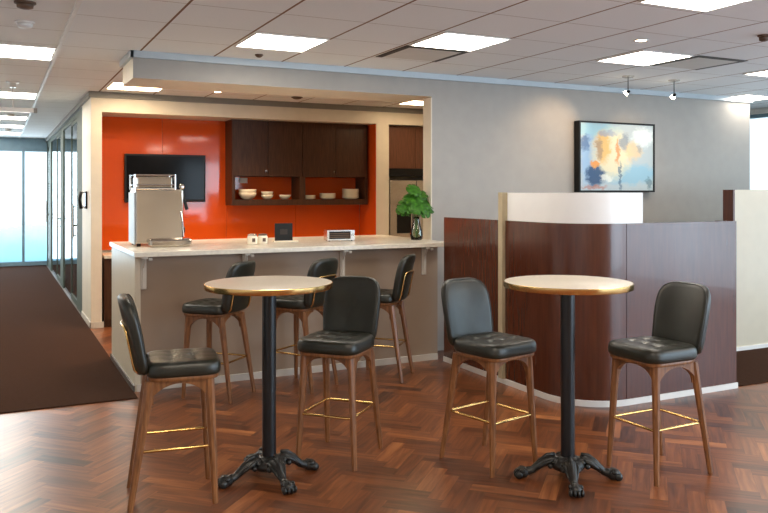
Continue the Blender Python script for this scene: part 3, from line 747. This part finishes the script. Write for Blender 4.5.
# ------------------------------------------------------------------ round bar tables
def lerp(a, b, t): return a+(b-a)*t
def round_table(loc, rz, label, R, H):
    t = thing('round_bar_table', label, 'table', loc, rz, 'round bar tables')
    obj('tabletop', lathe(bmesh.new(), [(R-.004, H-.026), (R-.003, H-.001), (R-.006, H), (.001, H)], 72), M['tabletop'], t, auto=40)
    obj('edge_band', lathe(bmesh.new(), [(R-.02, H-.031), (R, H-.031), (R+.002, H-.028), (R+.002, H-.002), (R-.003, H-.0005), (R-.003, H-.026), (R-.02, H-.0265), (R-.02, H-.031)], 72, cap=False), M['brass'], t, auto=40)
    obj('mounting_plate', lathe(bmesh.new(), [(.10, H-.045), (.11, H-.040), (.11, H-.0315)], 32), M['column'], t, auto=40)
    obj('column', lathe(bmesh.new(), [(.038, .10), (.038, H-.04)], 32), M['column'], t, auto=40)
    b = lathe(bmesh.new(), [(.050, .052), (.085, .060), (.095, .080), (.088, .100), (.066, .112), (.056, .118), (.052, .124), (.040, .127)], 32)
    for k in range(8):
        a = k*PI/4+PI/8; ball(b, (.080*math.cos(a), .080*math.sin(a), .098), .018, (1, 1, .8), 10, 6)
    obj('base_hub', b, M['iron'], t, smooth=True)
    for k in range(4):
        a = k*PI/2; ca, sa = math.cos(a), math.sin(a); b = bmesh.new()
        pr = [(.05, .085, .036), (.09, .098, .034), (.125, .092, .028), (.160, .070, .023), (.190, .045, .020), (.222, .036, .024)]
        pts = []; rr = []
        for i in range(len(pr)-1):
            for s in range(3):
                u = s/3; pts.append((lerp(pr[i][0], pr[i+1][0], u)*ca, lerp(pr[i][0], pr[i+1][0], u)*sa, lerp(pr[i][1], pr[i+1][1], u))); rr.append(lerp(pr[i][2], pr[i+1][2], u))
        pts.append((pr[-1][0]*ca, pr[-1][0]*sa, pr[-1][1])); rr.append(pr[-1][2])
        tube(b, pts, rr, 14)
        # raised acanthus rib and side scrolls
        tube(b, [(.07*ca, .07*sa, .135), (.11*ca, .11*sa, .128), (.15*ca, .15*sa, .100), (.185*ca, .185*sa, .068)], [.010, .012, .010, .006], 8)
        for s in (-1, 1):
            nx, ny = -sa*s, ca*s
            tube(b, [(.08*ca+nx*.030, .08*sa+ny*.030, .108), (.115*ca+nx*.034, .115*sa+ny*.034, .098), (.150*ca+nx*.024, .150*sa+ny*.024, .072), (.175*ca+nx*.018, .175*sa+ny*.018, .05)], [.010, .012, .009, .005], 8)
            ball(b, (.100*ca+nx*.040, .100*sa+ny*.040, .080), .015, (1, 1, 1), 10, 7)
        lg = obj('leg', b, M['iron'], t, smooth=True)
        p = bmesh.new(); rot = Matrix.Rotation(a, 4, 'Z')
        ball(p, (.245*ca, .245*sa, .0315), .0315, (1.25, 1.1, 1), 16, 10, rot)
        for j, off in enumerate((-.030, -.010, .010, .030)):
            rr_ = .274-abs(off)*.25
            ball(p, (rr_*ca-off*sa, rr_*sa+off*ca, .022), .015, (1.5, .72, 1.35), 10, 8, rot)
            ball(p, ((rr_-.02)*ca-off*sa, (rr_-.02)*sa+off*ca, .045), .012, (1.5, .7, 1), 10, 7, rot)
        obj('paw', p, M['iron'], lg, smooth=True)
    return t
round_table((1.34, 4.13, 0), math.radians(5), 'left round bar table with brass edge and black clawed iron base', .347, 1.072)
round_table((2.80, 3.40, 0), math.radians(-30), 'right round bar table with brass edge standing before the curved desk', .345, 1.077)

# ------------------------------------------------------------------ bar stools (facing local +x)
def make_stool():
    t = thing('bar_stool', '', 'stool', (0, 0, 0), 0, 'black leather bar stools')
    # cushion
    hx, hy, cx = .186, .192, .055; bm = bmesh.new(); seg = 72
    tufts = [(cx+u*.115, v*.125) for u in (-.55, .35, 1.15) for v in (-1, 0, 1)]
    tufts = [(cx+u, v) for u in (-.055, .055) for v in (-.095, 0, .095)]
    def out(a, n=5.5):
        c_, s_ = math.cos(a), math.sin(a); r = (abs(c_)**n+abs(s_)**n)**(-1/n); return r*c_*hx, r*s_*hy
    def ztop(x, y, k):
        z = .728-.012*k**4
        for tx, ty in tufts:
            d2 = (x-tx)**2+(y-ty)**2; z -= .006*math.exp(-d2/.0008)+.004*math.exp(-d2/.003)
        for tx in (cx-.055, cx+.055): z -= .0016*math.exp(-(x-tx)**2/.0002)
        for ty in (-.095, 0, .095): z -= .0016*math.exp(-(y-ty)**2/.0002)
        return z
    rings = []
    ks = [i/22 for i in range(1, 21)]
    for k in ks:
        rings.append([bm.verts.new((cx+out(a)[0]*k*.99, out(a)[1]*k*.99, ztop(cx+out(a)[0]*k, out(a)[1]*k, k))) for a in [i*2*PI/seg for i in range(seg)]])
    for k, z in ((.955, .713), (.985, .704), (1.0, .690), (1.005, .672), (.998, .656), (.975, .648), (.5, .647)):
        rings.append([bm.verts.new((cx+out(a)[0]*k, out(a)[1]*k, z)) for a in [i*2*PI/seg for i in range(seg)]])
    c0 = bm.verts.new((cx, 0, ztop(cx, 0, 0)))
    for i in range(seg): bm.faces.new((c0, rings[0][i], rings[0][(i+1) % seg]))
    for A, B in zip(rings, rings[1:]):
        for i in range(seg): bm.faces.new((A[i], A[(i+1) % seg], B[(i+1) % seg], B[i]))
    bm.faces.new(rings[-1])
    st = obj('seat', bm, M['leather'], t, smooth=True)
    for tx, ty in tufts:
        b = bmesh.new(); ball(b, (tx, ty, ztop(tx, ty, .3)), .006, (1, 1, .45), 10, 6); obj('tuft_button', b, M['leather'], st, smooth=True)
    # backrest: rounded slab, curved round the sitter, reclined
    bm = bmesh.new(); segs = 64; HB = .388; Wb = .183
    def outline(a):
        n = 4.2 if math.sin(a) > 0 else 9
        c_, s_ = math.cos(a), math.sin(a); r = (abs(c_)**n+abs(s_)**n)**(-1/n)
        return r*c_, r*s_
    def bend(y, z, off):
        u = (z-.655)/HB; yy = y*(1+.0*u)
        x = -.130-.065*u-.018*u*u+.030*(yy/Wb)**2-.006
        return Vector((x+off, yy, z))
    prof = [(.05, .006), (.3, .006), (.6, .006), (.85, .004), (.94, -.001), (.985, -.009), (1, -.022), (.99, -.038), (.95, -.047), (.85, -.051), (.6, -.052), (.3, -.052), (.05, -.052)]
    rings = []
    for k, off in prof:
        ring = []
        for i in range(segs):
            a = i*2*PI/segs; ox, oz = outline(a); wf = 1-.06*abs(oz) if oz < 0 else 1
            ring.append(bm.verts.new(bend(ox*k*Wb*wf, .655+HB/2+oz*k*HB/2, off)))
        rings.append(ring)
    for A, B in zip(rings, rings[1:]):
        for i in range(segs): bm.faces.new((A[i], A[(i+1) % segs], B[(i+1) % segs], B[i]))
    bm.faces.new(rings[0]); bm.faces.new(rings[-1])
    br = obj('backrest', bm, M['leather'], t, smooth=True)
    b = bmesh.new(); pts = []
    for i in range(segs):
        a = i*2*PI/segs; ox, oz = outline(a); wf = 1-.06*abs(oz) if oz < 0 else 1
        pts.append(bend(ox*.972*Wb*wf, .655+HB/2+oz*.972*HB/2, -.0045))
    tube(b, pts, .0032, 6, closed=True); obj('piping', b, M['leather'], br, smooth=True)
    # brass rail looping across the rear of the back
    b = bmesh.new(); zt = .90; ys = .135
    def rearp(y, z, o=.060): return bend(y, z, -o)
    pts = [(-.13, -ys+.01, .662), (-.165, -ys+.003, .668), (-.182, -ys, .685)]+[tuple(rearp(-ys, z)) for z in (.72, .78, .84, .875)]
    pts += [tuple(rearp(-ys+.012, .893)), tuple(rearp(-ys+.035, zt))]+[tuple(rearp(y, zt)) for y in (-.08, -.03, .03, .08)]+[tuple(rearp(ys-.035, zt)), tuple(rearp(ys-.012, .893))]
    pts += [tuple(rearp(ys, z)) for z in (.875, .84, .78, .72)]+[(-.182, ys, .685), (-.165, ys-.003, .668), (-.13, ys-.01, .662)]
    tube(b, pts, .0062, 10); obj('back_rail', b, M['brass'], t, smooth=True)
    # timber frame
    bm = bmesh.new(); prof2 = [(.86, .626), (.93, .626), (.945, .631), (.945, .644), (.93, .6475), (.5, .6475)]
    rings = [[bm.verts.new((cx+out(a, 6)[0]*k, out(a, 6)[1]*k, z)) for a in [i*2*PI/48 for i in range(48)]] for k, z in prof2]
    for A, B in zip(rings, rings[1:]):
        for i in range(48): bm.faces.new((A[i], A[(i+1) % 48], B[(i+1) % 48], B[i]))
    bm.faces.new(rings[0]); bm.faces.new(rings[-1])
    obj('seat_frame', bm, M['walnut'], t, auto=40)
    # legs with arched knees
    feet = {}
    for sx in (-1, 1):
        for sy in (-1, 1):
            top = Vector((-.108 if sx < 0 else .178, sy*.146, .628)); bot = Vector((-.205 if sx < 0 else .205, sy*.178, 0))
            bm = bmesh.new(); n = 8; rings = []
            for i in range(n+1):
                u = i/n; p = bot.lerp(top, u); hw = lerp(.014, .022, u**.9); hd = lerp(.014, .025, u**.9); ch = .35
                sq = [(1, -ch), (1, ch), (ch, 1), (-ch, 1), (-1, ch), (-1, -ch), (-ch, -1), (ch, -1)]
                rings.append([bm.verts.new((p.x+a*hd, p.y+c_*hw, p.z)) for a, c_ in sq])
            for A, B in zip(rings, rings[1:]):
                for k in range(8): bm.faces.new((A[k], A[(k+1) % 8], B[(k+1) % 8], B[k]))
            bm.faces.new(rings[0][::-1]); bm.faces.new(rings[-1])
            ax = (top-bot).normalized()
            for d, ln, dp, nr in ((Vector((-sx, 0, 0)), .150, .125, Vector((0, 1, 0))), (Vector((0, -sy, 0)), .11, .115, Vector((1, 0, 0)))):
                poly = [(0, 0), (ln, 0)]
                for i in range(9):
                    a = PI/2*i/8; poly.append((ln-(ln-.008)*math.sin(a), -.014-(dp-.014)*(1-math.cos(a))))
                poly.append((0, -dp))
                # shear the polygon so that it stays on the sloping leg
                slope = ax.dot(d)/ax.z if ax.z else 0
                O = top+Vector((0, 0, -.002))
                poly = [(p[0]+p[1]*slope*1.0, p[1]) for p in poly]
                prism(bm, poly, d, (0, 0, 1), O, nr, .030)
            obj('leg', bm, M['walnut'], t, auto=35)
            feet[(sx, sy)] = bot.lerp(top, .285/.628)
    b = bmesh.new(); pts = []
    zf = .285; fx, fy = feet[(1, 1)].x-.006, feet[(1, 1)].y-.006; rx = feet[(-1, 1)].x+.004; ry = feet[(-1, 1)].y-.006
    def corner(cx_, cy_, r, a0):
        return [(cx_+r*math.cos(a0+i*PI/8), cy_+r*math.sin(a0+i*PI/8), zf) for i in range(5)]
    r = .02
    pts = corner(fx-r+.012, fy-r, r, 0)+corner(rx+r-.0, ry-r, r, PI/2)+corner(rx+r, -ry+r, r, PI)+corner(fx-r+.012, -fy+r, r, 1.5*PI)
    tube(b, pts, .0078, 10, closed=True); obj('footrest', b, M['brass'], t, smooth=True)
    return t
GS = 'black leather bar stools'
ST = [  # (x, y, facing degrees, label)
    (.812, 4.125, -8, 'leftmost bar stool, seen side-on with brass rail, facing the left table'),
    (1.835, 4.300, 223, 'bar stool right of the left table, its tufted seat turned forward'),
    (2.575, 3.840, -78, 'bar stool left of the right table with a pale sheen on its backrest'),
    (3.355, 3.285, 181, 'rightmost bar stool, standing before the flat desk panel'),
    (1.545, 6.000, 134, 'bar stool at the counter behind the left edge of the left table'),
    (2.232, 5.985, 124, 'bar stool at the counter hidden partly behind the left table pole'),
    (2.965, 6.000, 137, 'rightmost bar stool at the counter, under the vase end')]
s0 = make_stool()
for i, (x, y, a, lab) in enumerate(ST):
    if i == 0: s0.location = (x, y, 0); s0.rotation_euler = (0, 0, math.radians(a)); s0['label'] = lab
    else: dup(s0, (x, y, 0), math.radians(a), lab, GS)
